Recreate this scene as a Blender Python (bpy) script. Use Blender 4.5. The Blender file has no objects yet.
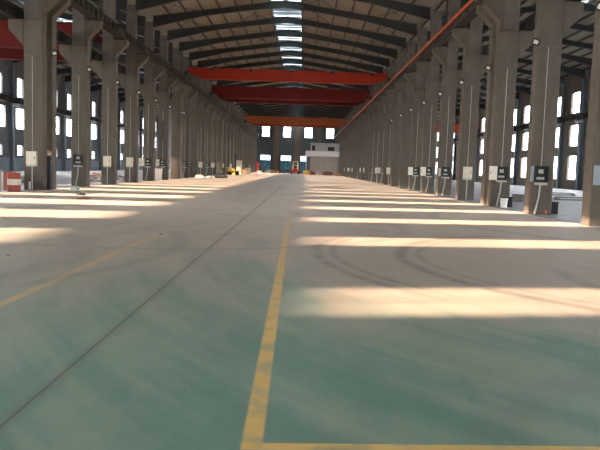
import bpy, math, random
from mathutils import Matrix, Vector
random.seed(7)
SC = bpy.context.scene
COL = SC.collection
PI = math.pi

# ------------------------------------------------------------------ materials
def mat(name, color, rough=0.7, metal=0.0, var=0.0, scale=3.0, spec=0.3, stretch=(1, 1, 1), bump=0.0, color2=None):
    m = bpy.data.materials.new(name); m.use_nodes = True
    nt = m.node_tree; b = nt.nodes['Principled BSDF']
    b.inputs['Roughness'].default_value = rough; b.inputs['Metallic'].default_value = metal
    b.inputs['Specular IOR Level'].default_value = spec
    c = (*color, 1)
    if var or color2:
        tc = nt.nodes.new('ShaderNodeTexCoord'); mp = nt.nodes.new('ShaderNodeMapping')
        mp.inputs['Scale'].default_value = stretch
        nt.links.new(tc.outputs['Object'], mp.inputs['Vector'])
        n = nt.nodes.new('ShaderNodeTexNoise'); n.inputs['Scale'].default_value = scale
        n.inputs['Detail'].default_value = 6; n.inputs['Roughness'].default_value = .65
        nt.links.new(mp.outputs['Vector'], n.inputs['Vector'])
        r = nt.nodes.new('ShaderNodeValToRGB')
        c2 = color2 or tuple(x * (1 - var) for x in color)
        c1 = color if color2 else tuple(min(1, x * (1 + var)) for x in color)
        r.color_ramp.elements[0].position = .3; r.color_ramp.elements[1].position = .7
        r.color_ramp.elements[0].color = (*c2, 1); r.color_ramp.elements[1].color = (*c1, 1)
        nt.links.new(n.outputs['Fac'], r.inputs['Fac'])
        nt.links.new(r.outputs['Color'], b.inputs['Base Color'])
        if bump:
            bp = nt.nodes.new('ShaderNodeBump'); bp.inputs['Strength'].default_value = bump
            bp.inputs['Distance'].default_value = .02
            nt.links.new(n.outputs['Fac'], bp.inputs['Height']); nt.links.new(bp.outputs['Normal'], b.inputs['Normal'])
    else:
        b.inputs['Base Color'].default_value = c
    return m

M = dict(
    concrete=mat('concrete', (.105, .091, .074), .85, var=.16, scale=1.6, stretch=(1, 1, .7), bump=.15),
    concrete_old=mat('concrete_grey', (.13, .118, .105), .85, var=.2, scale=1.2),
    wall=mat('wall_plaster', (.15, .155, .16), .9, var=.15, scale=.6),
    wall_warm=mat('wall_plaster_warm', (.17, .145, .125), .9, var=.15, scale=.6),
    dado=mat('dado_paint', (.25, .29, .33), .8, var=.08, scale=.5),
    end_wall=mat('end_wall_panel', (.06, .075, .082), .8, var=.1, scale=.5),
    roof=mat('roof_lining', (.25, .22, .178), .9, var=.18, scale=.35),
    steel=mat('dark_steel', (.032, .037, .04), .6, var=.2, scale=2, spec=.3),
    steel_blue=mat('blue_grey_steel', (.17, .21, .25), .35, var=.12, scale=1.5),
    vent_blue=mat('pale_blue_sheet', (.42, .50, .57), .6, var=.08, scale=1),
    runway=mat('runway_stiffener', (.10, .09, .08), .8, var=.2, scale=1.5),
    runway_rib=mat('runway_steel', (.022, .02, .019), .7, var=.2, scale=1.5),
    rail=mat('rail_steel', (.12, .10, .09), .5, metal=.3),
    orange_rail=mat('orange_conductor', (.5, .1, .03), .5),
    red=mat('crane_red', (.12, .009, .007), .8, var=.08, scale=.5),
    orange=mat('crane_orange', (.30, .026, .011), .8, var=.08, scale=.5),
    amber=mat('crane_amber_skylit', (.28, .07, .02), .8, var=.1, scale=.5),  # skylight falling on the girder's top edge is put into this amber
    white=mat('white_paint', (.75, .74, .70), .6),
    frame=mat('window_frame', (.45, .47, .5), .5),
    cream=mat('cream_enamel', (.62, .57, .45), .5, var=.05, scale=4),
    grey_box=mat('grey_enamel', (.42, .43, .40), .5),
    dark=mat('dark_cavity', (.025, .028, .03), .6),
    conduit=mat('pvc_conduit', (.42, .40, .36), .5),
    bluepanel=mat('pale_blue_panel', (.30, .36, .42), .6),
    black=mat('black_paint', (.02, .02, .022), .5),
    lens=mat('lamp_lens', (.7, .68, .62), .25, spec=.6),
    drum_red=mat('drum_red', (.22, .045, .028), .5, var=.15, scale=3),
    drum_white=mat('drum_white', (.5, .46, .42), .5, var=.1, scale=4),
    yellow=mat('yellow_paint', (.75, .50, .08), .5),
    tyre=mat('black_rubber', (.018, .018, .018), .8),
    timber=mat('timber', (.34, .21, .12), .8, var=.25, scale=4),
    rust=mat('rusty_scrap', (.22, .09, .06), .8, var=.35, scale=5),
    sack=mat('white_sack', (.5, .47, .41), .85, var=.1, scale=6),
    machine_red=mat('machine_red', (.60, .05, .035), .45, var=.08, scale=1),
    orange_cone=mat('orange_plastic', (.4, .1, .03), .5),
    cabin=mat('cabin_panel', (.40, .41, .43), .7, var=.06, scale=1),
    parapet=mat('parapet_white', (.74, .72, .71), .7),
    blockwork=mat('cabin_blockwork', (.33, .30, .28), .85, var=.08, scale=.8),
    ground=mat('yard_ground', (.36, .34, .31), .95, var=.1, scale=.1),
    stone=mat('stone_grey', (.2, .19, .18), .9, var=.3, scale=5),
    green=mat('green_enamel', (.2, .3, .24), .6),
)

def glass(name, tint, refl=.06):
    m = bpy.data.materials.new(name); m.use_nodes = True
    nt = m.node_tree; nt.nodes.clear()
    o = nt.nodes.new('ShaderNodeOutputMaterial'); t = nt.nodes.new('ShaderNodeBsdfTransparent')
    t.inputs['Color'].default_value = (*tint, 1)
    g = nt.nodes.new('ShaderNodeBsdfGlossy'); g.inputs['Roughness'].default_value = .05
    mx = nt.nodes.new('ShaderNodeMixShader'); mx.inputs[0].default_value = refl
    nt.links.new(t.outputs[0], mx.inputs[1]); nt.links.new(g.outputs[0], mx.inputs[2])
    nt.links.new(mx.outputs[0], o.inputs['Surface'])
    return m
M['glass'] = glass('window_glass', (.95, .97, 1))
M['glass_blue'] = glass('blue_door_glass', (.035, .06, .07), .1)
M['glass_dim'] = glass('dim_glass', (.35, .40, .42), .08)  # darker tint than the window panes, for the transoms
M['skylight'] = glass('skylight_sheet', (.36, .39, .41), .05)

# ------------------------------------------------------------------ mesh builder
class MB:
    def __init__(s): s.v = []; s.f = []; s.mi = []; s.cur = 0
    def add(s, vs, fs, M4=None):
        o = len(s.v)
        s.v += [tuple(M4 @ Vector(v)) if M4 is not None else tuple(v) for v in vs]
        s.f += [tuple(o + i for i in f) for f in fs]; s.mi += [s.cur] * len(fs)
        return s
    def box(s, a, b, M4=None):
        (x0, y0, z0), (x1, y1, z1) = a, b
        return s.add([(x0, y0, z0), (x1, y0, z0), (x1, y1, z0), (x0, y1, z0), (x0, y0, z1), (x1, y0, z1), (x1, y1, z1), (x0, y1, z1)],
                     [(0, 3, 2, 1), (4, 5, 6, 7), (0, 1, 5, 4), (1, 2, 6, 5), (2, 3, 7, 6), (3, 0, 4, 7)], M4)
    def cbox(s, c, d, M4=None):
        return s.box([c[i] - d[i] / 2 for i in range(3)], [c[i] + d[i] / 2 for i in range(3)], M4)
    def prism(s, pts, a, b, axis='y', M4=None):      # outline extruded along an axis
        n = len(pts)
        def P(p, t): return {'y': (p[0], t, p[1]), 'x': (t, p[0], p[1]), 'z': (p[0], p[1], t)}[axis]
        vs = [P(p, a) for p in pts] + [P(p, b) for p in pts]
        fs = [tuple(range(n)), tuple(range(2 * n - 1, n - 1, -1))] + [(i, i + n, (i + 1) % n + n, (i + 1) % n) for i in range(n)]
        return s.add(vs, fs, M4)
    def tube(s, p0, p1, r0, r1=None, n=10):
        p0, p1 = Vector(p0), Vector(p1); d = p1 - p0; r1 = r0 if r1 is None else r1
        q = d.to_track_quat('Z', 'Y').to_matrix().to_4x4(); q.translation = p0; L = d.length
        vs = [(r0 * math.cos(2 * PI * i / n), r0 * math.sin(2 * PI * i / n), 0) for i in range(n)] + \
             [(r1 * math.cos(2 * PI * i / n), r1 * math.sin(2 * PI * i / n), L) for i in range(n)]
        fs = [tuple(range(n - 1, -1, -1)), tuple(range(n, 2 * n))] + [(i, (i + 1) % n, (i + 1) % n + n, i + n) for i in range(n)]
        return s.add(vs, fs, q)
    def lathe(s, prof, n=16, M4=None):               # closed profile (r, z) bottom to top
        vs = []; fs = []
        for r, z in prof: vs += [(r * math.cos(2 * PI * i / n), r * math.sin(2 * PI * i / n), z) for i in range(n)]
        for k in range(len(prof) - 1):
            fs += [(k * n + i, k * n + (i + 1) % n, (k + 1) * n + (i + 1) % n, (k + 1) * n + i) for i in range(n)]
        fs += [tuple(range(n - 1, -1, -1)), tuple((len(prof) - 1) * n + i for i in range(n))]
        return s.add(vs, fs, M4)
    def lump(s, c, r, seed=0, n=10, m=6):            # irregular rounded lump sitting on z = c.z
        rnd = random.Random(seed); vs = []; fs = []
        for j in range(m + 1):
            t = PI * j / m
            for i in range(n):
                a = 2 * PI * i / n; k = 1 + rnd.uniform(-.16, .16)
                z = -math.cos(t) * r[2] * k
                vs.append((c[0] + r[0] * k * math.sin(t) * math.cos(a), c[1] + r[1] * k * math.sin(t) * math.sin(a), c[2] + max(z, -r[2] * .75) + r[2] * .75))
        for j in range(m):
            fs += [(j * n + i, j * n + (i + 1) % n, (j + 1) * n + (i + 1) % n, (j + 1) * n + i) for i in range(n)]
        return s.add(vs, fs)
    def build(s, name, m, parent=None, loc=None, smooth=False, bevel=0):
        me = bpy.data.meshes.new(name); me.from_pydata(s.v, [], s.f)
        for x in (m if isinstance(m, (list, tuple)) else [m]): me.materials.append(x)
        if any(s.mi): me.polygons.foreach_set('material_index', s.mi)
        if smooth: me.polygons.foreach_set('use_smooth', [True] * len(me.polygons))
        me.update()
        o = bpy.data.objects.new(name, me); COL.objects.link(o)
        if parent: o.parent = parent
        if loc: o.location = loc
        if bevel:
            bm = o.modifiers.new('edge', 'BEVEL'); bm.width = bevel; bm.segments = 1; bm.limit_method = 'ANGLE'
        return o

def tag(o, label, cat, group=None, kind=None):
    if label: o['label'] = label
    if cat: o['category'] = cat
    if group: o['group'] = group
    if kind: o['kind'] = kind
    return o
def empty(name, loc=(0, 0, 0), rz=0):
    o = bpy.data.objects.new(name, None); COL.objects.link(o); o.location = loc; o.rotation_euler = (0, 0, rz)
    o.empty_display_size = .2
    return o
KIDS = {}
def copy_tree(o, parent=None):
    c = o.copy(); COL.objects.link(c)
    if parent: c.parent = parent
    for ch in list(o.children): copy_tree(ch, c)
    return c
def structure(o): o['kind'] = 'structure'; return o

ONES = 'first second third fourth fifth sixth seventh eighth ninth tenth eleventh twelfth thirteenth fourteenth fifteenth sixteenth seventeenth eighteenth nineteenth'.split()
def ordinal(n):
    if n < 20: return ONES[n - 1]
    t = {2: 'twenty', 3: 'thirty', 4: 'forty'}[n // 10]
    return {2: 'twentieth', 3: 'thirtieth', 4: 'fortieth'}[n // 10] if n % 10 == 0 else t + '-' + ONES[n % 10 - 1]

# ------------------------------------------------------------------ layout (metres; camera at x = 0, y = 0, hall runs along +y)
XL, XR = -13.06, 9.13                 # nave faces of the two column rows
XA, XB = XL - .525, XR + .525         # row axes
WL, WR = -36.3, 33.0                  # inner faces of the outer walls
YB, YE = -26.0, 188.0                 # back and end walls
EAVE, RIDGE = 14.3, 16.0
YC0 = 28.0                            # rafter grid
GL = [28.34 + 6 * k for k in range(0, 27)]    # near faces, left row
GR = [27.2 + 6 * k for k in range(-1, 27)]    # near faces, right row

# ------------------------------------------------------------------ floor
def floor_material():
    m = bpy.data.materials.new('painted_floor'); m.use_nodes = True
    nt = m.node_tree; b = nt.nodes['Principled BSDF']; L = nt.links.new
    N = lambda t, **k: (lambda n: ([setattr(n, a, v) for a, v in k.items()], n)[1])(nt.nodes.new(t))
    tc = N('ShaderNodeTexCoord'); sep = N('ShaderNodeSeparateXYZ'); L(tc.outputs['Object'], sep.inputs[0])
    X, Y = sep.outputs[0], sep.outputs[1]
    def val(v): return v
    def op(o, a, b=None, c=None, clamp=False):
        n = N('ShaderNodeMath', operation=o); n.use_clamp = clamp
        for i, x in enumerate((a, b, c)):
            if x is None: continue
            if isinstance(x, (int, float)): n.inputs[i].default_value = x
            else: L(x, n.inputs[i])
        return n.outputs[0]
    def smooth(x, a, b):
        n = N('ShaderNodeMapRange', interpolation_type='SMOOTHSTEP'); L(x, n.inputs[0])
        n.inputs[1].default_value = a; n.inputs[2].default_value = b
        return n.outputs[0]
    def noise(scale, stretch=(1, 1, 1), detail=5, rough=.6, rot=0):
        mp = N('ShaderNodeMapping'); mp.inputs['Scale'].default_value = stretch; mp.inputs['Rotation'].default_value = (0, 0, rot)
        L(tc.outputs['Object'], mp.inputs['Vector'])
        n = N('ShaderNodeTexNoise'); n.inputs['Scale'].default_value = scale; n.inputs['Detail'].default_value = detail
        n.inputs['Roughness'].default_value = rough; L(mp.outputs[0], n.inputs['Vector'])
        return n.outputs['Fac']
    def mix(f, a, b2):
        n = N('ShaderNodeMix', data_type='RGBA')
        if isinstance(f, (int, float)): n.inputs[0].default_value = f
        else: L(f, n.inputs[0])
        for i, x in ((6, a), (7, b2)):
            if isinstance(x, tuple): n.inputs[i].default_value = (*x, 1)
            else: L(x, n.inputs[i])
        return n.outputs[2]
    GREEN, GREEN2, DUST, DUST2 = (.13, .23, .18), (.215, .31, .245), (.41, .345, .285), (.73, .615, .52)
    big = noise(.22, (1, .5, 1)); mid = noise(.9, (1, .55, 1), rot=.5); fine = noise(7)
    sw = noise(.55, (1.6, .35, 1), rot=-.6)
    def swirl(cx, cy, sr, sa):
        dx = op('SUBTRACT', X, cx); dy = op('SUBTRACT', Y, cy)
        q = op('SQRT', op('ADD', op('MULTIPLY', dx, dx), op('MULTIPLY', dy, dy))); a = op('ARCTAN2', dy, dx)
        cmb = N('ShaderNodeCombineXYZ'); L(op('MULTIPLY', q, sr), cmb.inputs[0]); L(op('MULTIPLY', a, sa), cmb.inputs[1])
        n = N('ShaderNodeTexNoise'); n.inputs['Scale'].default_value = 1; n.inputs['Detail'].default_value = 5; n.inputs['Roughness'].default_value = .6
        L(cmb.outputs[0], n.inputs['Vector']); return n.outputs['Fac']
    s1 = swirl(9, 12, 1.9, 2.2); s2 = swirl(-13, 6, 1.5, 3.0)
    base = mix(smooth(op('ADD', op('MULTIPLY', s1, .5), op('MULTIPLY', mid, .5)), .38, .64), GREEN, GREEN2)
    # dust grows thicker and paler along the hall, with a sharper start at right
    d = op('ADD', smooth(op('SUBTRACT', Y, op('MULTIPLY', X, .3)), 2.8, 14), op('MULTIPLY', op('SUBTRACT', big, .5), 1.4))
    d = op('ADD', d, op('MULTIPLY', op('SUBTRACT', sw, .5), .9))
    d = op('ADD', d, op('MULTIPLY', op('SUBTRACT', s1, .5), 1.2)); d = op('ADD', d, op('MULTIPLY', op('SUBTRACT', s2, .5), 1.0))
    d = op('ADD', d, op('MULTIPLY', op('MULTIPLY', smooth(X, -.2, .9), smooth(Y, 5.7, 7.6)), .55))
    d = op('ADD', d, op('MULTIPLY', op('SUBTRACT', fine, .5), .25), clamp=True)
    col = mix(op('MULTIPLY', d, .96), base, mix(smooth(op('ADD', op('MULTIPLY', mid, .4), smooth(Y, 6, 30)), .2, 1.3), DUST, DUST2))
    # yellow lane lines, worn
    wear = smooth(noise(3.5, detail=6), .36, .56)
    def band(c, hw, fade=.012):
        n = op('ABSOLUTE', op('SUBTRACT', X, c)); return op('SUBTRACT', 1, smooth(n, hw - fade, hw + fade), clamp=True)
    def rng(x, a, b2, e): return op('MULTIPLY', smooth(x, a - e, a + e), op('SUBTRACT', 1, smooth(x, b2 - e, b2 + e)))
    lc = op('MULTIPLY', band(op('MULTIPLY_ADD', Y, -.0095, -.2), .058), rng(Y, 3.52, 30, .01))
    lc = op('MULTIPLY', lc, op('SUBTRACT', 1, op('MULTIPLY', smooth(Y, 8, 28), .85)))
    cr = op('MULTIPLY', op('SUBTRACT', 1, smooth(op('ABSOLUTE', op('SUBTRACT', Y, op('MULTIPLY_ADD', X, .056, 3.545))), .04, .052)), smooth(X, -.3, -.28))
    ll = op('MULTIPLY', band(-3.12, .06, .02), rng(Y, 3.5, 22, .5)); ll = op('MULTIPLY', ll, op('SUBTRACT', .58, op('MULTIPLY', smooth(Y, 8, 20), .45)))
    lines = op('MAXIMUM', op('MAXIMUM', lc, cr), ll)
    lines = op('MULTIPLY', lines, op('MULTIPLY_ADD', wear, .45, .5))
    col = mix(lines, col, (.72, .46, .15))
    # slab joint
    jt = op('MULTIPLY', band(op('MULTIPLY_ADD', Y, -.0018, -1.67), .014, .012), .75)
    jt = op('MAXIMUM', jt, op('MULTIPLY', band(-1.67, .05, .06), .22))
    col = mix(jt, col, (.10, .065, .055))
    # tyre tracks: arcs of dark rubber
    def arc(cx, cy, r, w, y0, y1, k):
        dx = op('SUBTRACT', X, cx); dy = op('SUBTRACT', Y, cy)
        q = op('SQRT', op('ADD', op('MULTIPLY', dx, dx), op('MULTIPLY', dy, dy)))
        a = op('SUBTRACT', 1, smooth(op('ABSOLUTE', op('SUBTRACT', q, r)), w * .1, w * 1.3))
        return op('MULTIPLY', op('MULTIPLY', a, rng(Y, y0, y1, .8)), op('MULTIPLY', smooth(noise(2.2), .2, .6), k * 1.05))
    tr = arc(7.3, 11.6, 5.5, .16, 5.2, 16.5, .55)
    for a in ((7.3, 11.6, 5.15, .09, 5.2, 15.5, .35), (7.3, 12.2, 7.0, .13, 8.2, 15, .5), (7.3, 12.2, 6.7, .10, 8.5, 15, .45), (9.5, 9.8, 5.4, .2, 4.6, 11, .35), (-10, 12, 7.7, .2, 5, 15, .3),
              (-10, 10, 6.4, .35, 4, 14, .22), (-3.5, 18, 6.2, .25, 10, 22, .25), (4, 2.6, 3.0, .25, 3, 6.5, .22), (14, 22, 9.5, .3, 10, 28, .3)):
        tr = op('MAXIMUM', tr, arc(*a))
    col = mix(tr, col, (.11, .115, .105))
    # fine dirt specks
    sp = N('ShaderNodeTexVoronoi'); sp.inputs['Scale'].default_value = 2.2; L(tc.outputs['Object'], sp.inputs['Vector'])
    spk = op('MULTIPLY', op('SUBTRACT', 1, smooth(sp.outputs['Distance'], .012, .028)), .7)
    col = mix(spk, col, (.16, .14, .12))
    L(col, b.inputs['Base Color'])
    r = op('MULTIPLY_ADD', fine, .2, .42); L(r, b.inputs['Roughness'])
    b.inputs['Specular IOR Level'].default_value = .35
    bp = N('ShaderNodeBump'); bp.inputs['Strength'].default_value = .08; bp.inputs['Distance'].default_value = .01
    L(fine, bp.inputs['Height']); L(bp.outputs[0], b.inputs['Normal'])
    return m
M['floor'] = floor_material()
M['aisle_floor'] = mat('aisle_concrete', (.26, .275, .295), .5, var=.14, scale=.5, spec=.4)
f = MB()
f.box((XL - .05, YB, -.3), (XR + .02, YE, 0))
f.cur = 1
f.box((WL - .4, YB, -.3), (XL - .05, YE, 0)); f.box((XR + .02, YB, -.3), (WR + .4, YE, 0))
structure(f.build('floor', [M['floor'], M['aisle_floor']]))
g = MB(); g.box((-400, -300, -.5), (400, 560, -.3)); structure(g.build('ground', M['ground']))
# steel edging strip along the right edge of the painted floor
t = MB(); t.box((XR - .12, 6, 0), (XR - .06, YE - 1, .012)); structure(t.build('trim_1', M['stone']))

# ------------------------------------------------------------------ walls with window openings
def bay_y(bays, z0):                             # one unseen upper opening is shifted back to move its sun bar
    left = abs((bays[0] - 1.82) % 6) < .01
    return [c - .45 if z0 > 9 and abs(c - 1.82) < .01 else c + .28 if left and 5 < z0 < 6 else c for c in bays]  # left middle openings also shifted, to place their sun bars clear of columns
def wall_mesh(x_in, thick, bays, tiers, top, low, mats):
    """bays: centres along y; tiers: [(z0, z1, width)]"""
    x0, x1 = sorted((x_in, x_in + thick)); m = MB()
    zs = [0.0]
    for z0, z1, w in tiers: zs += [z0, z1]
    zs.append(top)
    for i in range(0, len(zs), 2):                # solid bands
        if i == 0 and low:
            m.cur = 1; m.box((x0, YB, zs[0]), (x1, YE, low)); m.cur = 0
            m.box((x0, YB, low), (x1, YE, zs[1]))
        else: m.box((x0, YB, zs[i]), (x1, YE, zs[i + 1]))
    for (z0, z1, w) in tiers:                     # piers between openings
        y = YB
        for c in bay_y(bays, z0):
            m.box((x0, y, z0), (x1, c - w / 2, z1)); y = c + w / 2
        m.box((x0, y, z0), (x1, YE, z1))
    return m
BL = [1.82 + 6 * k for k in range(-4, 30)]  # last left bay stays solid to keep sun off the end-wall pier
BR = [-1.4 + 6 * k for k in range(-4, 31)]
TL = [(1.95, 3.3, 1.7), (5.3, 7.95, 3.0), (9.3, 11.75, 1.75)]
TR = [(1.2, 4.2, 2.5), (5.3, 7.95, 2.5), (9.35, 11.9, 2.5)]
structure(wall_mesh(WL, -.36, BL, TL, EAVE, 1.7, None).build('wall_left', [M['wall'], M['dado']]))
structure(wall_mesh(WR, .36, BR, TR, EAVE, 0, None).build('wall_right', [M['wall_warm'], M['wall_warm']]))

WN = [0]
def window(w, h, nx, ny, d=.06):
    """a window in its opening: frame with bars, and the glass behind them (facing x)"""
    fr = MB(); t = .07
    fr.box((-d / 2, -w / 2, 0), (d / 2, w / 2, t)); fr.box((-d / 2, -w / 2, h - t), (d / 2, w / 2, h))
    fr.box((-d / 2, -w / 2, t), (d / 2, -w / 2 + t, h - t)); fr.box((-d / 2, w / 2 - t, t), (d / 2, w / 2, h - t))
    for i in range(1, nx): y = -w / 2 + w * i / nx; fr.box((-.02, y - .02, t), (.02, y + .02, h - t))
    for i in range(1, ny): z = h * i / ny; fr.box((-.019, -w / 2 + t, z - .02), (.019, w / 2 - t, z + .02))
    WN[0] += 1
    o = structure(fr.build('window_%d' % WN[0], M['frame']))
    p = MB(); p.box((.03, -w / 2 + .03, .03), (.036, w / 2 - .03, h - .03)); p.build('pane', M['glass'], o)
    return o
def window_copy(src):
    WN[0] += 1; c = copy_tree(src); c.name = 'window_%d' % WN[0]; return c
for x, bays, tiers, s in ((WL - .2, BL, TL, 1), (WR + .2, BR, TR, -1)):
    for ti, (z0, z1, w) in enumerate(tiers):
        src = None
        for c in bay_y(bays, z0):
            src_new = window(w, z1 - z0, 2, 2 if z1 - z0 < 2 else 3) if src is None else window_copy(src)
            src = src or src_new
            src_new.location = (x, c, z0)
            if s < 0: src_new.rotation_euler = (0, 0, PI)

# end wall: panels, upper windows, tall glazed doors under lit transoms
EW = [(-10.75, 2.1, 10.1, 12.9), (-4.85, 2.1, 10.1, 12.9), (1.2, 2.1, 10.1, 12.9), (7.2, 2.1, 10.1, 12.9)]
ED = [(-10.7, 2.9, 0.0, 5.0), (-4.95, 3.0, 0.0, 5.0), (-.1, 1.7, 0.0, 5.0)]
AW = [(x, 2.2, 9.4, 12.0) for x in (-33, -27, -21, -16, 13, 18, 24, 30)] + [(x, 2.2, 3.0, 7.0) for x in (-33, -27, -21, -16, 13, 18, 24, 30)]
def end_wall_mesh(y0, y1, holes):
    m = MB(); xs = sorted({WL - .36, WR + .36} | {a for c, w, *_ in holes for a in (c - w / 2, c + w / 2)})
    for i in range(len(xs) - 1):
        xm = (xs[i] + xs[i + 1]) / 2; z = 0
        for c, w, z0, z1 in sorted((h for h in holes if abs(h[0] - xm) < h[1] / 2), key=lambda h: h[2]):
            if z0 > z: m.box((xs[i], y0, z), (xs[i + 1], y1, z0))
            z = z1
        m.box((xs[i], y0, z), (xs[i + 1], y1, 14.25))
    for a, b in ((WL - .36, XA), (XA, XB), (XB, WR + .36)):      # gables
        m.prism([(a, 14.25), (b, 14.25), ((a + b) / 2, RIDGE - .05)], y0, y1)
    return m
structure(end_wall_mesh(YE, YE + .3, EW + ED + AW).build('wall_end', M['end_wall']))
BK = [(-25, 18, 0, 11)]  # unseen opening, added and sized to light the left columns from behind
structure(end_wall_mesh(YB - .3, YB, BK).build('wall_back', M['wall']))
for hs in (EW, AW[:8], AW[8:]):
    src = None
    for c, w, z0, z1 in hs:
        o = window(w, z1 - z0, 2, 3) if src is None else window_copy(src); src = src or o
        o.location = (c, YE + .15, z0); o.rotation_euler = (0, 0, PI / 2)
for i, (c, w, z0, z1) in enumerate(ED):
    d = MB(); h = z1 - z0
    d.box((-w / 2, -.04, 0), (-w / 2 + .1, .04, h)); d.box((w / 2 - .1, -.04, 0), (w / 2, .04, h)); d.box((-.05, -.04, 0), (.05, .04, h))
    for z in (0, 3.45, h - .1): d.box((-w / 2 + .1, -.035, z), (-.05, .035, z + .1)); d.box((.05, -.035, z), (w / 2 - .1, .035, z + .1))
    o = structure(d.build('door_%d' % (i + 1), M['steel_blue'])); o.location = (c, YE + .15, 0)
    p = MB(); p.box((-w / 2 + .06, .04, 3.5), (w / 2 - .06, .05, h - .05)); p.build('transom_pane', M['glass_dim'], o)
    for s in (-1, 1):
        p = MB(); p.box((min(s * .03, s * (w / 2 - .05)), .04, .05), (max(s * .03, s * (w / 2 - .05)), .05, 3.5)); p.build('door_pane', M['glass_blue'], o)
# concrete piers on the end wall
for i, x in enumerate((-7.85, -1.85, 4.2)):
    p = MB(); p.box((-.75, -.55, 0), (.75, 0, 14.1)); o = p.build('wall_pier', M['concrete'], loc=(x, YE - .001, 0))
    tag(o, ['concrete pier on the far end wall, leftmost between the glazed doors', 'concrete pier on the far end wall behind the red forklift',
            'concrete pier on the far end wall behind the two-storey site cabin'][i], 'column', 'piers on the far end wall', 'thing')

# ------------------------------------------------------------------ roofs, skylights
def roof(x0, x1, op=1.32):
    m = MB(); c = (x0 + x1) / 2; k = (RIDGE - EAVE) / (c - x0); t = .06
    for s in (-1, 1):
        a = c + s * op; za = RIDGE - k * op; e = x0 if s < 0 else x1
        m.prism([(e, EAVE), (a, za), (a, za + t), (e, EAVE + t)], YB, YE)
    # monitor: upright cheeks and a cap at the ends
    for s in (-1, 1):
        a = c + s * op; za = RIDGE - k * op; m.cur = 1; m.box((min(a, a + s * .05), YB, za), (max(a, a + s * .05), YE, za + .75))
    m.box((c - op - .05, YB - .05, RIDGE - k * op), (c + op + .05, YB, RIDGE + .6)); m.box((c - op - .05, YE, RIDGE - k * op), (c + op + .05, YE + .05, RIDGE + .6))
    m.cur = 0
    return m
def skylight_bay(op=1.32):
    z = .75; fr = MB()
    fr.box((-op - .1, -3, z), (op + .1, -1.6, z + .06))
    for y in (-.75, .35, 1.45, 2.55): fr.box((-op - .1, y - .2, z), (op + .1, y + .2, z + .06))
    fr.box((-op - .1, 2.74, z), (op + .1, 3, z + .06))
    fr.box((-.05, -1.9, z + .001), (.05, 2.74, z + .05))
    fr.cur = 1
    for y in (-1.9, -.8, .3, 1.4, 2.5): fr.box((-op - .05, y - .07, -.02), (op + .05, y + .07, .08))
    WN[0] += 1
    o = structure(fr.build('window_%d' % WN[0], [M['vent_blue'], M['steel_blue']]))
    p = MB(); p.box((-op, -1.92, z + .061), (op, 2.76, z + .07)); p.build('pane', M['skylight'], o)
    return o
SK = None
for i, (x0, x1) in enumerate(((XA, XB), (WL - .36, XA), (XB, WR + .36))):
    structure(roof(x0, x1).build('ceiling' if i == 0 else 'ceiling.%03d' % i, [M['roof'], M['vent_blue']]))
    c = (x0 + x1) / 2; k = (RIDGE - EAVE) / (c - x0)
    for b in range(-8, 27):
        y = YC0 + 3 + 6 * b
        if y + 3 > YE: continue
        if SK is None: SK = o = skylight_bay()
        else: o = window_copy(SK)
        o.location = (c, y, RIDGE - k * 1.32)

# ------------------------------------------------------------------ steel roof frame
def rafter(x0, x1):
    c = (x0 + x1) / 2; hw = c - x0; k = (RIDGE - EAVE) / hw; m = MB(); n = 12
    def top(x): return RIDGE - .26 - k * abs(x - c)
    def dep(x):
        u = abs(x - c) / hw
        return .46 + .5 * max(0, (u - .55) / .45) ** 1.3 + .12 * max(0, 1 - u / .18)
    e0, e1 = .33, (.45 if x1 == XA else .33); xs = [x0 + e0 + (x1 - x0 - e0 - e1) * i / (2 * n) for i in range(2 * n + 1)]
    tp = [(x, top(x)) for x in xs]; bt = [(x, top(x) - dep(x)) for x in xs]
    for i in range(2 * n):
        for (za, zb, w) in ((0, .04, .14), (None, None, .012)):
            if za is None: m.prism([bt[i], bt[i + 1], tp[i + 1], tp[i]], -w, w)
            else:
                m.prism([(tp[i][0], tp[i][1] - .03), (tp[i + 1][0], tp[i + 1][1] - .03), tp[i + 1], tp[i]], -w, w)
                m.prism([(bt[i][0], bt[i][1] - .03), (bt[i + 1][0], bt[i + 1][1] - .03), bt[i + 1], bt[i]], -w, w)
    return m
def spans(): return (('nave', XA, XB), ('left aisle', WL, XA), ('right aisle', XB, WR))
vis = 0
for nm, x0, x1 in spans():
    me = rafter(x0, x1).build('roof_rafter', M['steel']); first = True; n = 0
    for b in range(1, 27) if nm == 'nave' else range(1, 20):
        y = YC0 + .3 + 6 * (b + 2) if nm == 'nave' else (4.8 if nm == 'left aisle' else 1.6) + 6 * (b + 4)
        if y > YE - 1: break
        o = me if first else copy_tree(me); first = False; n += 1
        o.location = (0, y, 0)
        tag(o, 'dark steel roof rafter, %s from the camera over the %s' % (ordinal(n), nm), 'roof beam', 'roof rafters over the ' + nm, 'thing')
    c = (x0 + x1) / 2; k = (RIDGE - EAVE) / (c - (x0 if nm != 'left aisle' else WL - .36)); k = (RIDGE - EAVE) / ((x1 - x0) / 2)
    for s in (-1, 1):
        q = 0
        for j in range(8):
            d = 1.42 + j * 1.42
            if d > (x1 - x0) / 2 - .3: break
            x = c + s * d; z = RIDGE - k * d; q += 1
            p = MB(); p.box((-.035, YB + .1, -.24), (.035, YE - .1, -.03)); p.box((-.035, YB + .1, -.25), (.05, YE - .1, -.23))
            o = p.build('roof_purlin', M['steel'], loc=(x, 0, z))
            tag(o, 'long dark roof purlin over the %s, %s %s of its ridge skylight' % (nm, ordinal(q), 'left' if s < 0 else 'right'), 'roof beam', 'purlins over the ' + nm, 'thing')
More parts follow.
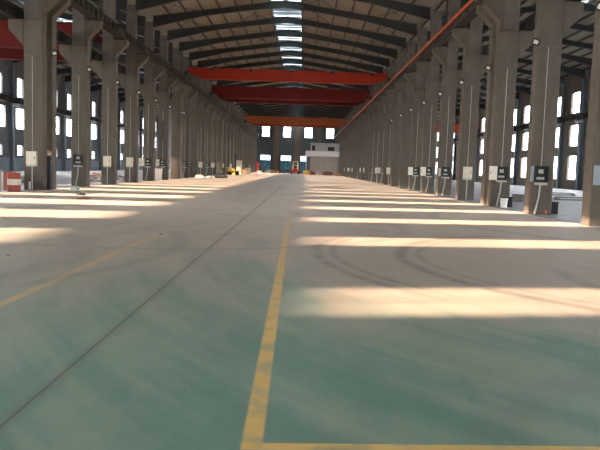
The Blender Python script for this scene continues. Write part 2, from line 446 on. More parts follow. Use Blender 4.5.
# diagonal rod bracing in some bays of the nave roof
cN = (XA + XB) / 2; kN = (RIDGE - EAVE) / (cN - XA)
nb = {}
for b in (3, 4, 6, 8, 11, 14):
    y0 = YC0 + .3 + 6 * (b + 1); y1 = y0 + 6
    for s in (-1, 1):
        for q, (a, e) in enumerate(((1.5, 4.3), (7.2, 10.6))):
            za, ze = RIDGE - .34 - kN * a, RIDGE - .34 - kN * e
            m = MB(); m.tube((cN + s * a, y0, za), (cN + s * e, y1, ze), .022, n=6); m.tube((cN + s * e, y0, ze), (cN + s * a, y1, za - .05), .022, n=6)
            key = (s, q); nb[key] = nb.get(key, 0) + 1
            tag(m.build('roof_brace', M['steel']), 'crossed rods under the nave roof, %s pair %s on the %s slope' % (
                ordinal(nb[key]), 'beside the skylight' if q == 0 else 'near the eave', 'left' if s < 0 else 'right'), 'roof brace', 'crossed rods under the nave roof')

# ------------------------------------------------------------------ concrete columns
def column_proto():
    """local frame: nave face at x = 0, column body towards +x, near face at y = 0"""
    root = empty('concrete_column'); D = .6; W = .94
    s = MB(); s.box((0, 0, 0), (W, D, 8.4)); s.build('shaft', M['concrete'], root, bevel=.03)
    s = MB(); s.prism([(0, 8.4), (.2, 8.4), (.2, 9.85), (-.75, 9.85), (-.75, 9.58), (0, 8.82)], 0, D); s.build('nave_bracket', M['concrete'], root, bevel=.02)
    s = MB(); s.prism([(W, 7.1), (W + .75, 7.9), (W + .75, 8.4), (W, 8.4)], 0, D); s.build('aisle_bracket', M['concrete'], root, bevel=.02)
    s = MB(); s.box((.2, .02, 8.4), (.92, D - .02, 13.6)); s.build('upper_shaft', M['concrete_old'], root)
    s = MB(); s.box((-.004, -.004, 6.62), (W + .004, D + .004, 6.645)); s.build('casting_joint', M['concrete_old'], root)
    return root
COLP = column_proto(); used = [False]
ROWS = {'left': [], 'right': []}
for side, grid in (('left', GL), ('right', GR)):
    for y in grid:
        k = round((y - (28.34 if side == 'left' else 27.2)) / 6)
        ys = (((y - .85, y + .45) if k == 1 else (y + .26, y + 1.5)) if side == 'left' else (y - .75, y + .45)) if (k - 1) % 6 == 0 else (y - .3 if side == 'right' and k == 0 else y,)
        if side == 'left' and k == 0: continue
        for yy in ys: ROWS[side].append((yy, len(ys) == 2, yy < y))
for side in ROWS:
    for i, (y, joint, near) in enumerate(ROWS[side]):
        o = COLP if not used[0] else copy_tree(COLP); used[0] = True
        o.location = (XL if side == 'left' else XR, y, 0)
        o.scale = (-1 if side == 'left' else 1, 1, 1)
        lab = 'tall grey concrete column, %s from the camera in the %s row' % (ordinal(i + 1), side)
        if joint: lab = 'grey concrete column, %s from the camera in the %s row, %s of a close pair' % (ordinal(i + 1), side, 'nearer' if near else 'farther')
        tag(o, lab, 'column', 'concrete columns of the %s row' % side, 'thing')

# steel posts on the outer walls
def post():
    m = MB(); h = RIDGE - .26 - (RIDGE - EAVE) * (1 - .33 / 11.36) - .96 - .012; m.box((0, -.2, 0), (.03, .2, h)); m.box((.47, -.2, 0), (.5, .2, h)); m.box((.03, -.012, 0), (.47, .012, h - .03)); m.box((.03, -.2, h - .03), (.47, .2, h))
    m.box((.03, -.19, 8.0), (1.15, .19, 8.3)); return m
POST = post().build('wall_post', M['steel_blue']); first = True
for side in ('left', 'right'):
    n = 0
    for k in range(5, 25):
        y = (4.8 if side == 'left' else 1.6) + 6 * k
        o = POST if first else copy_tree(POST); first = False; n += 1
        o.location = (WL + .002 if side == 'left' else WR - .002, y, 0)
        if side == 'right': o.rotation_euler = (0, 0, PI)
        tag(o, 'blue-grey steel post on the %s outer wall, %s from the camera' % (side, ordinal(n)), 'post', 'steel posts on the %s outer wall' % side)

# ------------------------------------------------------------------ crane runways
def runway(L, depth, w=.32, ribs=7, rib_mat='runway'):
    root = empty('runway_beam')
    m = MB(); m.box((-w / 2, 0, 0), (w / 2, L, .05)); m.box((-w / 2, 0, depth - .05), (w / 2, L, depth)); m.box((-.03, 0, .05), (.03, L, depth - .05))
    m.build('girder', M['runway_rib'], root)
    m = MB()
    for i in range(ribs):
        y = L * (i + .5) / ribs; m.box((-w / 2 + .02, y - .06, .05), (-.03, y + .06, depth - .05)); m.box((.03, y - .06, .05), (w / 2 - .02, y + .06, depth - .05))
    m.build('stiffeners', M[rib_mat], root)
    m = MB(); m.box((-.05, 0, depth), (.05, L, depth + .1)); m.build('crane_rail', M['rail'], root)
    return root
def lay(proto, x, side, zb, where, cat, n0, ks, yo, extra=None):
    for n, k in enumerate(ks):
        o = proto if n == 0 else copy_tree(proto)
        o.location = (x, yo + 6 * k, zb)
        tag(o, 'dark crane runway beam %s, %s bay from the camera' % (where, ordinal(n + 1)), 'crane beam', 'runway beams ' + where)
P = runway(5.98, .62, .5)
lay(P, XL + .45, 0, 9.862, 'along the nave side of the left columns', '', 0, range(-1, 26), 28.64, None)
P = runway(5.98, .62, .5)
pm = MB()
lay_x = XR - .45
c = MB(); c.tube((-.33, 0, .52), (-.33, 5.98, .52), .085, n=8)
for y in (.6, 3, 5.4): c.box((-.33, y - .03, .45), (-.2, y + .03, .52))
c.build('conductor_rail', M['orange_rail'], P)['label'] = 'orange conductor rail'
lay(P, lay_x, 0, 9.862, 'along the nave side of the right columns', '', 0, range(-2, 26), 27.5)
P = runway(5.98, .6, .3, 4, 'steel'); lay(P, XL - 1.42, 0, 8.412, 'along the aisle side of the left columns', '', 0, range(0, 18), 28.64)
P = runway(5.98, .6, .3, 4, 'steel'); lay(P, XR + 1.42, 0, 8.412, 'along the aisle side of the right columns', '', 0, range(-2, 22), 27.5)
P = runway(5.98, .6, .3, 4, 'steel'); lay(P, WL + .9, 0, 8.3, 'along the left outer wall', '', 0, range(5, 22), 28.64)
P = runway(5.98, .6, .3, 4, 'steel'); lay(P, WR - .9, 0, 8.3, 'along the right outer wall', '', 0, range(3, 22), 27.5)

# ------------------------------------------------------------------ overhead cranes
def crane(x0, x1, ys, zr, paint, dark, label, hz=1.5, knobs=0, far=None):
    """ys: y of each box girder; zr: top of rail"""
    r = empty('overhead_crane', ((x0 + x1) / 2, sum(ys) / len(ys), zr)); tag(r, label, 'overhead crane'); ox, oy = r.location.x, r.location.y
    zg = .12
    for i, y in enumerate(ys):
        m = MB(); a, b = x0 - ox, x1 - ox; yy = y - oy; w = .34
        # fish-bellied box: shallower at the ends
        for s in (-1, 1):
            pass
        pts = [(a, zg + .55), (a + 1.4, zg), (b - 1.4, zg), (b, zg + .55), (b, zg + hz), (a, zg + hz)]
        m.prism(pts, yy - w, yy + w)
        m.build('box_girder', far if far and i else paint, r)
        m = MB(); m.box((a, yy - w - .12, zg + hz), (b, yy + w + .12, zg + hz + .05)); m.box((a + 1.4, yy - w - .06, zg - .04), (b - 1.4, yy + w + .06, zg)); m.build('girder_flange', paint, r)
    e0, e1 = (min(ys) - 1.6 - oy, max(ys) + 1.6 - oy)
    for x in (x0 - ox + .05, x1 - ox - .05):
        m = MB(); m.box((x - .2, e0, .14), (x + .2, e1, .62)); m.build('end_truck', dark, r)
        for y in (e0 + .4, e1 - .4):
            m = MB(); m.tube((x - .09, y, .2), (x + .09, y, .2), .2, n=14); m.build('wheel', M['rail'], r)
    if knobs:
        yy = min(ys) - oy
        for i in range(knobs):
            x = x0 - ox + (x1 - x0) * (i + .6) / knobs
            m = MB(); m.box((x - .12, yy - .62, zg + hz - .28), (x + .12, yy - .34, zg + hz + .02)); m.build('lamp_housing', M['black'], r)
    if len(ys) > 1:   # trolley with hoist drum and hook block
        xt = (x1 - x0) * .27
        ya, yb = min(ys) - oy, max(ys) - oy
        m = MB(); m.box((xt - .9, ya - .3, zg + hz + .2), (xt + .9, yb + .3, zg + hz + .4)); t = m.build('trolley', M['steel'], r)
        m = MB(); m.tube((xt - .7, (ya + yb) / 2, zg + hz + .75), (xt + .7, (ya + yb) / 2, zg + hz + .75), .32, n=14); m.build('hoist_drum', M['steel'], t)
    return r
ZN = 9.862 + .62 + .112
crane(XL + .45, XR - .45, (72.2,), ZN, M['orange'], M['steel'], 'orange-red overhead crane girder across the nave, nearest of the three nave cranes', 1.05, knobs=5)
crane(XL + .45, XR - .45, (91, 97), ZN, M['red'], M['steel'], 'dark red double overhead crane across the nave, middle of the three nave cranes', 1.45)
crane(XL + .45, XR - .45, (143, 149), ZN, M['amber'], M['steel'], 'amber-orange overhead crane across the nave, farthest toward the end wall', 1.5, far=M['orange'])
crane(WL + .9, XL - 1.45, (47, 52.5), 9.13, M['red'], M['steel'], 'red double overhead crane in the left aisle behind the nearest columns', 1.7)
crane(XR + 1.45, WR - .9, (125, 129), 9.13, M['orange'], M['steel'], 'orange overhead crane in the right aisle seen between the columns', 1.4)

# ------------------------------------------------------------------ floodlights on the columns
def floodlight():
    r = empty('floodlight')
    m = MB(); m.box((-.06, -.05, -.05), (.06, .05, .25)); m.box((-.05, -.3, .02), (-.02, .02, .06)); m.build('bracket', M['black'], r)
    R = Matrix.Translation((-.12, -.38, .02)) @ Matrix.Rotation(-.45, 4, 'Z') @ Matrix.Rotation(.4, 4, 'X') @ Matrix.Rotation(.45, 4, 'Y')
    m = MB(); m.prism([(-.17, -.15), (.17, -.15), (.17, .15), (-.17, .15)], -.04, .05, M4=R); m.prism([(-.11, -.1), (.11, -.1), (.11, .1), (-.11, .1)], .05, .2, M4=R)
    h = m.build('housing', M['black'], r)
    m = MB(); m.prism([(-.1, -.085), (.1, -.085), (.1, .085), (-.1, .085)], -.05, -.03, M4=R); m.build('lens', M['lens'], h)['label'] = 'pale lens'
    return r
FL = None
for side, xs in (('right', XR - .3), ('left', XL + .35)):
    n = 0
    for (y, joint, near) in ROWS[side]:
        if joint and near: continue
        n += 1
        if n > 9 or (side == 'left' and n > 8): break
        if FL is None: FL = o = floodlight()
        else: o = copy_tree(FL)
        o.location = (XR - .068 if side == 'right' else XL + .068, y + .12, 6.75 if side == 'right' else 6.95)
        o.scale = (-.85 if side == 'left' else .85, .85, .85)
        tag(o, 'black floodlight on a %s-row concrete column, %s from the camera' % (side, ordinal(n)), 'floodlight', 'floodlights on the %s columns' % side)

# ------------------------------------------------------------------ distribution boxes on the columns
def dbox(state, side):
    """front faces -y; origin at its foot on the floor, on the column face"""
    r = empty('distribution_box'); w, h, z0 = .5, .66, 1.27
    b = MB()
    if state == 'closed':
        b.box((-w / 2, -.2, z0), (w / 2, -.002, z0 + h)); b.build('body', M['cream'], r)
        d = MB(); d.box((-w / 2 + .02, -.222, z0 + .02), (w / 2 - .02, -.2, z0 + h - .02)); d = d.build('door', M['cream'], r)
        k = MB(); k.box((w / 2 - .09, -.24, z0 + .28), (w / 2 - .06, -.222, z0 + .4)); k.build('handle', M['dark'], d)
    else:
        t = .03
        b.box((-w / 2, -.2, z0), (-w / 2 + t, -.002, z0 + h)); b.box((w / 2 - t, -.2, z0), (w / 2, -.002, z0 + h))
        b.box((-w / 2 + t, -.2, z0), (w / 2 - t, -.002, z0 + t)); b.box((-w / 2 + t, -.2, z0 + h - t), (w / 2 - t, -.002, z0 + h)); b.box((-w / 2 + t, -.03, z0 + t), (w / 2 - t, -.002, z0 + h - t))
        b.build('body', M['dark'], r)
        p = MB(); p.box((-.1, -.1, z0 + .36), (.08, -.03, z0 + .52)); p.box((-.16, -.07, z0 + .12), (.14, -.03, z0 + .22)); p.build('switchgear', M['grey_box'], r)
        if state == 'open':
            d = MB(); R = Matrix.Translation((-w / 2, -.2, 0)) @ Matrix.Rotation(math.radians(-152), 4, 'Z')
            d.box((0, -.02, z0), (w, 0, z0 + h), R); d = d.build('door', M['cream'], r)
            k = MB(); k.box((w - .09, -.005, z0 + .28), (w - .06, .012, z0 + .4), R); k.build('handle', M['dark'], d)
    tr = MB(); tr.box((-w / 2 + .01, -.19, z0 - .1), (w / 2 - .01, -.01, z0 - .002))
    tr = tr.build('cable_tray', M['conduit'], r)
    s = MB()
    for i in range(4): s.box((-.17 + i * .1, -.205, z0 - .085), (-.11 + i * .1, -.19, z0 - .025))
    s.build('sockets', M['grey_box'], tr)
    lean = -.16 if state != 'closed' else 0
    c = MB(); c.tube((0, -.05, z0 - .1), (lean * .2, -.06, .7), .035, n=8); c.tube((lean * .2, -.06, .7), (lean, -.05, .0), .035, n=8); c.build('conduit', M['conduit'], r)
    c = MB(); c.tube((0, -.025, z0 + h), (0, -.025, 6.62), .015, n=6); c.build('riser_pipe', M['conduit'], r)
    return r
PROTO = {s: None for s in ('closed', 'open', 'bare')}
plan = {'right': ['closed', 'bare', 'open', None, 'closed', 'bare', 'open', 'open'], 'left': ['closed', None, 'bare', 'closed', 'closed', 'open', 'open', 'open']}
desc = {'closed': 'closed cream distribution box', 'open': 'open distribution box with cream door swung aside', 'bare': 'open dark distribution box without door'}
for side in ('right', 'left'):
    n = 0
    for i, (y, joint, near) in enumerate(ROWS[side]):
        p = plan[side][i] if i < len(plan[side]) else ([None, 'closed', 'open', 'closed', 'bare'][i % 5] if not (joint and not near) else None)
        if side == 'right' and i in (8, 9): p = None
        if side == 'left' and i in (7, 8): p = None
        if p is None or i > 26: continue
        n += 1
        if PROTO[p] is None: PROTO[p] = o = dbox(p, side)
        else: o = copy_tree(PROTO[p])
        o.location = ((XR + (.40 if i == 1 else .68 if i == 0 else .47)) if side == 'right' else (XL - .5), y - .001, 0)
        tag(o, '%s on the %s %s-row column from the camera' % (desc[p], ordinal(i + 1), side), 'electrical box', 'boxes on the %s-row columns' % side)
# pale blue-grey panels beside the two nearest boxes
for i, y in enumerate((GR[0], GR[1])):
    m = MB(); m.box((-.17 + .1 * i, -.015, 1.3), (.17 - .1 * i, -.001, 1.92)); o = m.build('metal_panel', M['bluepanel'], loc=(XR + (.23, .07)[i], y - .3 * i, 0))
    tag(o, ['pale blue-grey panel on the nearest right-row column', 'pale blue-grey panel beside the dark box on the second right-row column'][i], 'panel')
m = MB(); m.box((-.07, -.015, 1.3), (.08, -.001, 1.85)); tag(m.build('metal_panel', M['cream'], loc=(XR + .08, 45.2, 0)), 'cream panel beside the dark box on the sixth right-row column', 'panel')

# ------------------------------------------------------------------ loose things on the floor
def drum(loc, label, bands=True, m0=None):
    r = empty('steel_drum', loc); tag(r, label, 'drum')
    m = MB(); m.lathe([(.29, 0), (.3, .02), (.29, .04), (.29, .29), (.305, .31), (.29, .33), (.29, .58), (.305, .6), (.29, .62), (.29, .86), (.3, .88), (.27, .88), (.27, .85)], 20); m.build('barrel', m0 or M['drum_red'], r)
    if bands:
        m = MB(); m.lathe([(.293, .31), (.309, .312), (.309, .59), (.293, .592)], 20); m.build('white_band', M['drum_white'], r)
    return r
drum((-13.5, 31.2, 0), 'red drum with a white band beside the nearest left column')
drum((-14.6, 33.2, 0), 'red drum standing behind the banded drum in the left aisle', False)
m = MB(); m.tube((0, 0, 0), (0, 0, .42), .06, n=12); m.tube((0, 0, .42), (0, 0, .45), .07, n=12)
tag(m.build('pipe_stub', M['drum_white'], loc=(-13.15, 32.1, 0)), 'short white pipe stub in front of the nearest left column', 'pipe')
r = empty('machine_cabinet', (-14.35, 30.6, 0)); tag(r, 'grey-green cabinet cut off by the left edge of the photo', 'cabinet')
m = MB(); m.box((-.4, -.3, .06), (.4, .3, .95)); m.build('body', M['green'], r, bevel=.02)
m = MB(); m.box((-.42, -.32, .95), (.42, .32, 1.0)); m.build('top', M['grey_box'], r)
m = MB(); m.box((-.36, -.27, 0), (.36, .27, .06)); m.build('plinth', M['dark'], r)
m = MB(); m.box((.1, -.315, .3), (.2, -.301, .6)); m.build('latch', M['dark'], r)
r = empty('shade_box', (-13.36, 34.3, 0)); tag(r, 'dark box added in the gap of the nearest close pair of left columns', 'added box')  # added box, invented to hide the sunlit column face behind it
m = MB(); m.box((-.46, -.16, .06), (.46, .2, 1.75)); m.build('body', M['steel'], r)
for q in (-1, 1): m = MB(); m.box((min(q * .01, q * .44), -.18, .1), (max(q * .01, q * .44), -.16, 1.7)); m.build('door', M['steel'], r)
m = MB(); m.box((-.43, -.13, 0), (.43, .18, .06)); m.build('plinth', M['dark'], r)
m = MB(); m.box((-.19, -.16, 0), (.19, .16, .22)); m.box((-.08, -.07, .22), (.08, .07, .25)); tag(m.build('concrete_block', M['grey_box'], loc=(-11.75, 34.4, 0), bevel=.03), 'pale grey block on the sunlit floor before the left columns', 'block')
m = MB(); m.lump((0, 0, -.01), (.22, .14, .06), 3); tag(m.build('dark_rag', M['dark'], loc=(-9.95, 29.9, 0), smooth=True), 'small dark rag on the left sunlit floor', 'rag')
m = MB(); m.lump((0, 0, -.01), (.3, .14, .04), 5); tag(m.build('dark_rag', M['rust'], loc=(-8.9, 27.0, 0), smooth=True), 'flat brown scrap on the left sunlit floor nearer the camera', 'rag')
# scrap heaps in the left aisle: every piece its own
rnd = random.Random(4)
sp_names = ['short rusty offcut', 'bent brown plate', 'dark steel bar', 'reddish broken board', 'small brown angle piece', 'grey twisted strip']
for i in range(14):
    L = rnd.uniform(.5, 1.3); m = MB(); zz = .004 + .17 * (i // 4)
    R = Matrix.Rotation(rnd.uniform(1.1, 1.9), 4, 'Z')
    m.box((-L / 2, -.12, 0), (L / 2, .12, .09), R); m.box((-L / 2, -.12, .09), (-L / 2 + .08, .1, .15), R)
    o = m.build('scrap_piece', (M['rust'], M['timber'], M['stone'], M['rust'])[i % 4], loc=(-17.4 + .85 * (i % 4) + .3 * (i // 4), 51.6 + .95 * (i // 4) * .6 + rnd.uniform(-.1, .1), zz))
    tag(o, 'rusty scrap piece in the heap behind the third and fourth left columns', 'scrap', 'scrap heap in the left aisle')
for i, (x, y, s) in enumerate(((-16.2, 41.5, .7), (-18.2, 43.5, .55))):
    m = MB(); m.lump((0, 0, 0), (s * 1.2, s * .7, s * .5), 20 + i); tag(m.build('tarpaulin_heap', M['stone'], loc=(x, y, -.02), smooth=True), ['dark heap under a cover behind the third left-row column', 'smaller dark heap farther into the left aisle'][i], 'heap')

def ladder(loc, label, h, lean, w=.5, rz=0, paint=None):
    r = empty('ladder', loc, rz); tag(r, label, 'ladder')
    for s in (-1, 1):
        m = MB(); m.tube((s * w / 2, 0, 0), (s * w / 2, lean, h), .035, n=8); m.build('stile', paint or M['steel'], r)
    n = int(h / .32)
    for i in range(1, n):
        t = i / n; m = MB(); m.tube((-w / 2, lean * t, h * t), (w / 2, lean * t, h * t), .022, n=6); m.build('rung', paint or M['steel'], r)
    return r
ladder((-13.75, 63.1, 0), 'dark steel ladder leaning on a left-row column beside a white bin', 5.6, .95, .55)
ladder((-12.35, 72.6, 0), 'dark steel ladder beside the sunlit left-row column pair', 5.2, .1, .6)
r = empty('storage_bin', (-13.4, 62.0, 0)); tag(r, 'tall white storage bin by the ladder in the left row', 'bin')
m = MB(); m.prism([(-.25, 0), (.25, 0), (.3, 1.0), (-.3, 1.0)], -.25, .25); m.build('body', M['white'], r); m = MB(); m.box((-.33, -.28, 1.0), (.33, .28, 1.07)); m.build('lid', M['white'], r)
drum((-14.35, 69.0, 0), 'yellow drum beside the sunlit left-row column pair', False, M['yellow'])
for i, (x, y, s) in enumerate(((-12.2, 79.2, .55), (-11.1, 79.9, .4), (-11.7, 78.2, .4))):
    m = MB(); m.lump((0, 0, -.01), (s, s * .7, s * .4), 40 + i); tag(m.build('white_sack', M['sack'], loc=(x, y, 0), smooth=True), ['largest white sack at the left column feet', 'right-hand white sack next to the dark heap', 'small white sack in front of the others'][i], 'sack', 'white sacks at the left columns')
m = MB(); m.lump((0, 0, -.02), (.8, .5, .35), 50); tag(m.build('tarpaulin_heap', M['stone'], loc=(-9.9, 80.8, 0), smooth=True), 'dark covered heap right of the white sacks', 'heap')

# right side: bucket, boxes, cone
def bucket(loc, label, m0):
    r = empty('bucket', loc); tag(r, label, 'bucket')
    m = MB(); m.lathe([(.14, 0), (.18, .4), (.195, .4), (.195, .43), (.16, .43), (.13, .05)], 18); m.build('pail', m0, r, smooth=False)
    m = MB()
    for i in range(8):
        a, b = PI * i / 8, PI * (i + 1) / 8
        m.tube((.19 * math.cos(a), -.02 - .1 * math.sin(a), .40 - .12 * math.sin(a)), (.19 * math.cos(b), -.02 - .1 * math.sin(b), .40 - .12 * math.sin(b)), .008, n=6)
    m.build('handle', M['steel'], r)
bucket((XR + .36, 31.4, 0), 'white plastic bucket at the close column pair of the right row', M['white'])
def crate(loc, size, label, m0, rz=0):
    r = empty('crate', loc, rz); tag(r, label, 'crate'); x, y, z = size
    m = MB(); m.box((-x / 2, -y / 2, 0), (x / 2, y / 2, z * .92)); m.build('body', m0, r)
    m = MB(); m.box((-x / 2 - .02, -y / 2 - .02, z * .92), (x / 2 + .02, y / 2 + .02, z)); m.build('lid', m0, r)
    for sx in (-1, 1): m = MB(); m.box((sx * x * .36 - .03, -y / 2 - .015, 0), (sx * x * .36 + .03, -y / 2, z * .92)); m.build('batten', m0, r)
crate((XR + .62, 31.95, 0), (.5, .4, .5), 'black crate behind the white bucket', M['black'])
crate((XR + 1.16, 27.5, 0), (.34, .5, .5), 'dark crate behind the second right-row column', M['black'])
crate((12.6, 38.6, 0), (.8, .5, .45), 'dark crate lying in the right aisle behind the second column', M['stone'])
r = empty('traffic_cone', (XR + .62, 26.7, 0)); tag(r, 'small orange cone at the foot of the second right-row column', 'cone')
m = MB(); m.box((-.12, -.12, 0), (.12, .12, .02)); m.build('base_plate', M['orange_cone'], r); m = MB(); m.lathe([(.08, .02), (.025, .2)], 14); m.build('cone_body', M['orange_cone'], r)
for i, (x, y, L) in enumerate(((17.9, 44.2, 2.2), (21.5, 55.5, 2.0))):
    m = MB(); m.box((-L / 2, -.45, 0), (L / 2, .45, .09)); m.box((-L / 2, -.45, .09), (-L / 2 + .1, .45, .15)); m.box((L / 2 - .1, -.45, .09), (L / 2, .45, .15)); m.box((-L / 2 + .1, -.45, .15), (L / 2 - .1, -.3, .22)); m.box((-L / 2 + .1, .3, .15), (L / 2 - .1, .45, .22))
    tag(m.build('timber_pallet', M['stone'], loc=(x, y, 0)), ['long dark pallet lying on the right aisle floor', 'farther dark pallet lying on the right aisle floor'][i], 'pallet')
# left aisle low partition glimpsed beyond the columns is the wall dado; far left machine and cabinets by the columns
r = empty('electric_cabinet', (-11.1, 114.5, 0)); tag(r, 'tall cream cabinet on the floor before the far left columns', 'cabinet')
m = MB(); m.box((-.55, -.4, .1), (.55, .4, 2.5)); m.build('body', M['cream'], r); m = MB(); m.box((-.5, -.43, .2), (-.01, -.4, 2.4)); m.build('door', M['cream'], r); m = MB(); m.box((.01, -.43, .2), (.5, -.4, 2.4)); m.build('door', M['cream'], r)
m = MB(); m.box((-.5, -.35, 0), (.5, .35, .1)); m.build('plinth', M['dark'], r)
r = empty('work_machine', (-11.6, 111.6, 0)); tag(r, 'yellow and black wheeled machine with a tall post by the far left columns', 'machine')
m = MB(); m.box((-.9, -.5, .35), (.9, .5, .8)); m.prism([(-.9, .8), (-.2, .8), (-.35, 1.3), (-.9, 1.3)], -.45, .45); m.build('body', M['yellow'], r)
m = MB(); m.box((.2, -.12, .8), (.42, .12, 3.2)); m.box((.05, -.3, 2.9), (.6, .3, 3.4)); m.build('post', M['steel'], r)
for x in (-.6, .6):
    for y in (-.5, .5): m = MB(); m.tube((x, y - .1, .33), (x, y + .1, .33), .33, n=14); m.build('wheel', M['tyre'], r)
for i, (x, y, m0, lab) in enumerate(((-12.2, 121, 'yellow', 'yellow crate nearest in the row before the far left columns'), (-12.3, 128, 'cream', 'cream crate in the row before the far left columns'), (-12.1, 138, 'timber', 'brown timber crate before the far left columns'), (-12.2, 148, 'cream', 'pale crate farthest along the left columns'))):
    crate((x, y, 0), (1.2, .9, 1.0 + .2 * (i % 2)), lab, M[m0])

# ------------------------------------------------------------------ far end: forklift, cabin, red machine, stores
def forklift(loc):
    r = empty('forklift', loc, PI); r.scale = (1.4, 1.4, 1.05); tag(r, 'red forklift standing in the middle of the far end of the hall', 'forklift')
    m = MB(); m.prism([(-.2, .35), (1.9, .35), (2.0, 1.3), (1.2, 1.35), (1.1, .95), (.1, .95), (-.2, .75)], -.62, .62, axis='x'); m.build('body', M['machine_red'], r, bevel=.04)
    m = MB(); m.box((-.3, .55, .95), (.3, 1.05, 1.1)); m.box((-.3, 1.0, 1.1), (.3, 1.12, 1.6)); m.build('seat', M['black'], r)
    for s in (-1, 1): m = MB(); m.box((s * .5 - .08, 2.0, 1.0), (s * .5 + .08, 2.03, 1.16)); m.build('tail_light', M['lens'], r)
    m = MB()
    for s in (-1, 1): m.tube((s * .55, -.05, .75), (s * .5, .25, 2.15), .04, n=8); m.tube((s * .55, 1.6, 1.3), (s * .5, 1.35, 2.15), .04, n=8)
    m.box((-.55, .2, 2.13), (.55, 1.4, 2.2)); m.build('overhead_guard', M['drum_white'], r)
    m = MB()
    for s in (-1, 1): m.box((s * .42 - .07, -.42, .1), (s * .42 + .07, -.24, 3.1))
    for z in (.25, 1.4, 3.0): m.box((-.35, -.36, z), (.35, -.28, z + .12))
    m.build('mast', M['drum_white'], r)
    m = MB(); m.box((-.5, -.5, .35), (.5, -.43, .42)); m.box((-.5, -.5, .85), (.5, -.43, .92)); m.build('carriage', M['black'], r)
    for s in (-1, 1): m = MB(); m.box((s * .3 - .06, -1.6, .12), (s * .3 + .06, -.5, .17)); m.box((s * .3 - .06, -.55, .12), (s * .3 + .06, -.5, .9)); m.build('fork', M['black'], r)
    for s in (-1, 1):
        m = MB(); m.tube((s * .62 - .14, .15, .36), (s * .62 + .14, .15, .36), .36, n=16); m.build('wheel', M['tyre'], r)
        m = MB(); m.tube((s * .55 - .1, 1.6, .3), (s * .55 + .1, 1.6, .3), .3, n=16); m.build('wheel', M['tyre'], r)
        m = MB(); m.tube((s * .5, -.1, 1.0), (s * .5, -.16, 1.0), .1, n=12); m.build('headlight', M['lens'], r)
forklift((-2.0, 170, 0))
r = empty('upright_machine', (-11.9, 176, 0)); tag(r, 'red upright machine against the left end of the far wall', 'machine')
m = MB(); m.box((-.6, -.5, 0), (.6, .5, .35)); m.build('base_plate', M['machine_red'], r); m = MB(); m.box((-.25, -.1, .35), (.25, .4, 2.5)); m.build('column', M['machine_red'], r); m = MB(); m.box((-.4, -.7, 1.9), (.4, .3, 2.7)); m.build('machine_head', M['machine_red'], r)
m = MB(); m.box((-.45, -.7, .9), (.45, -.1, 1.05)); m.build('work_table', M['rust'], r)

r = empty('site_cabin', (5.4, 172, 0)); tag(r, 'two-storey grey site cabin with white balcony parapet at the far right', 'cabin')
m = MB(); m.box((-3.6, 0, 0), (3.7, 6, 4.75)); m.build('lower_storey', M['blockwork'], r)
m = MB(); m.box((-4.9, -1.1, 4.75), (3.7, 6, 4.95)); m.build('balcony_slab', M['parapet'], r)
m = MB(); m.box((-4.9, -1.1, 4.95), (3.7, -1.0, 6.05)); m.box((-4.9, -1.0, 4.95), (-4.8, 6, 6.05)); m.build('balcony_parapet', M['parapet'], r)
m = MB(); m.box((-3.6, .1, 4.95), (3.7, 6, 8.0)); m.build('upper_storey', M['cabin'], r)
m = MB(); m.box((-3.75, -.15, 8.0), (3.7, 6.05, 8.15)); m.build('roof_slab', M['cabin'], r)
for x, w, z, h in ((-2.9, .8, 6.15, 1.3), (1.6, 1.7, 6.2, 1.0)):
    m = MB(); m.box((x - w / 2 - .06, .04, z - .06), (x + w / 2 + .06, .1, z + h + .06)); a = m.build('cabin_window', M['cabin'], r)
    m = MB(); m.box((x - w / 2, .03, z), (x + w / 2, .045, z + h)); m.build('pane', M['dark'], a)
for s in range(1, 4):
    m = MB(); m.box((-3.6 + s * 1.83 - .02, -.015, .1), (-3.6 + s * 1.83 + .02, 0, 4.7)); m.build('panel_joint', M['stone'], r)
m = MB(); m.box((-4.75, -1.0, 0), (-4.55, -.8, 4.75)); m.build('balcony_post', M['parapet'], r)
# goods in front of the cabin and along the far wall
for i, (x, y, sx, sz, m0, lab) in enumerate((
        (.6, 166, 1.3, 1.0, 'yellow', 'yellow crate between the forklift and the site cabin'), (1.7, 168.5, 1.1, 1.2, 'timber', 'brown timber crate at the left corner of the site cabin'),
        (2.3, 163.5, 1.2, .8, 'rust', 'rust-red crate before the site cabin'), (7.0, 168, 1.4, .9, 'timber', 'wide brown crate before the site cabin'),
        (8.3, 161.6, 1.2, .7, 'orange_cone', 'orange crate at the foot of the far right columns'), (8.0, 157, 1.1, .6, 'timber', 'low brown crate at the foot of the far right columns'),
        (-9.6, 180, 1.4, .7, 'cream', 'pale crate before the leftmost glazed end door'), (-8.0, 178, 1.0, .8, 'timber', 'brown crate before the left end-wall pier'), (-6.6, 182, .8, .7, 'rust', 'small rusty crate before the second glazed end door'),
        (-10.9, 168, 1.2, .6, 'sack', 'low white crate near the red upright machine'))):
    crate((x, y, 0), (sx, .9, sz), lab, M[m0], .15 * (i % 3))
for i, (x, y, s) in enumerate(((3.5, 166.5, .8), (5.3, 166.8, .85), (4.2, 163.9, .5))):
    m = MB(); m.lump((0, 0, -.01), (s, s * .7, s * .75), 70 + i); tag(m.build('white_sack', M['sack'], loc=(x, y, 0), smooth=True), ['left of the pale bulk sacks before the site cabin', 'right and largest of the pale bulk sacks before the cabin', 'small pale bulk sack in front of the larger ones'][i], 'sack', 'bulk sacks before the cabin')
m = MB(); m.lump((0, 0, -.02), (1.6, .8, .55), 80); tag(m.build('tarpaulin_heap', M['rust'], loc=(6.0, 163, 0), smooth=True), 'brown covered heap before the site cabin', 'heap')
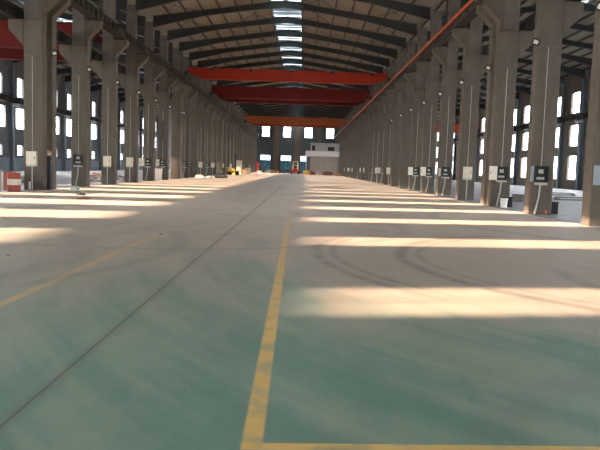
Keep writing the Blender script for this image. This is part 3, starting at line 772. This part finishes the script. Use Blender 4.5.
# pebbles on the near floor
for i, (x, y, s) in enumerate(((-3.05, 14.4, .03), (-3.4, 11.6, .025), (-.75, 4.4, .014), (2.5, 6.6, .018), (-4.6, 10.4, .025))):
    m = MB(); m.lump((0, 0, -.004), (s, s * .8, s * .5), 90 + i); tag(m.build('pebble', M['stone'] if i % 2 == 0 else M['sack'], loc=(x, y, 0)), ['dark stone chip on the floor left of the slab joint', 'pale chip on the floor left of the slab joint', 'small dark chip between slab joint and yellow line', 'pale chip on the green floor right of the yellow line', 'dark chip beside the left yellow line'][i], 'stone chip')

# ------------------------------------------------------------------ light
w = bpy.data.worlds.new('sky'); SC.world = w; w.use_nodes = True
bg = w.node_tree.nodes['Background']; bg.inputs['Color'].default_value = (.97, .96, .94, 1); bg.inputs['Strength'].default_value = 9.5
sun = bpy.data.lights.new('sun', 'SUN'); sun.energy = 19; sun.angle = math.radians(.6); sun.color = (1.0, .69, .45)
so = bpy.data.objects.new('sun', sun); COL.objects.link(so)
s = .171; d = Vector((1, s, -.25 * math.hypot(1, s))).normalized()
so.rotation_euler = (-d).to_track_quat('Z', 'Y').to_euler()
so.location = (-60, -10, 30)

# ------------------------------------------------------------------ camera
pit, rol, yaw = .0848, .0329, -.002
R_ = Vector((math.cos(yaw), -math.sin(yaw), 0)); F_ = Vector((math.sin(yaw), math.cos(yaw), 0)); U_ = Vector((0, 0, 1))
F2 = F_ * math.cos(pit) - U_ * math.sin(pit); U2 = U_ * math.cos(pit) + F_ * math.sin(pit)
Xc = R_ * math.cos(rol) + U2 * math.sin(rol); Yc = U2 * math.cos(rol) - R_ * math.sin(rol)
cam = bpy.data.cameras.new('camera'); co = bpy.data.objects.new('camera', cam); COL.objects.link(co)
cam.sensor_fit = 'HORIZONTAL'; cam.sensor_width = 36; cam.lens = 666.7 / 600 * 36; cam.clip_end = 2000; cam.clip_start = .05
mw = Matrix((Xc, Yc, -F2)).transposed().to_4x4(); mw.translation = (0, 0, 1.5234); co.matrix_world = mw
SC.camera = co
SC.view_settings.view_transform = 'Standard'; SC.view_settings.look = 'None'; SC.view_settings.exposure = 1.52; SC.view_settings.gamma = 1
SC.view_settings.use_curve_mapping = False
SC.cycles.max_bounces = 8; SC.cycles.diffuse_bounces = 5; SC.cycles.transparent_max_bounces = 16
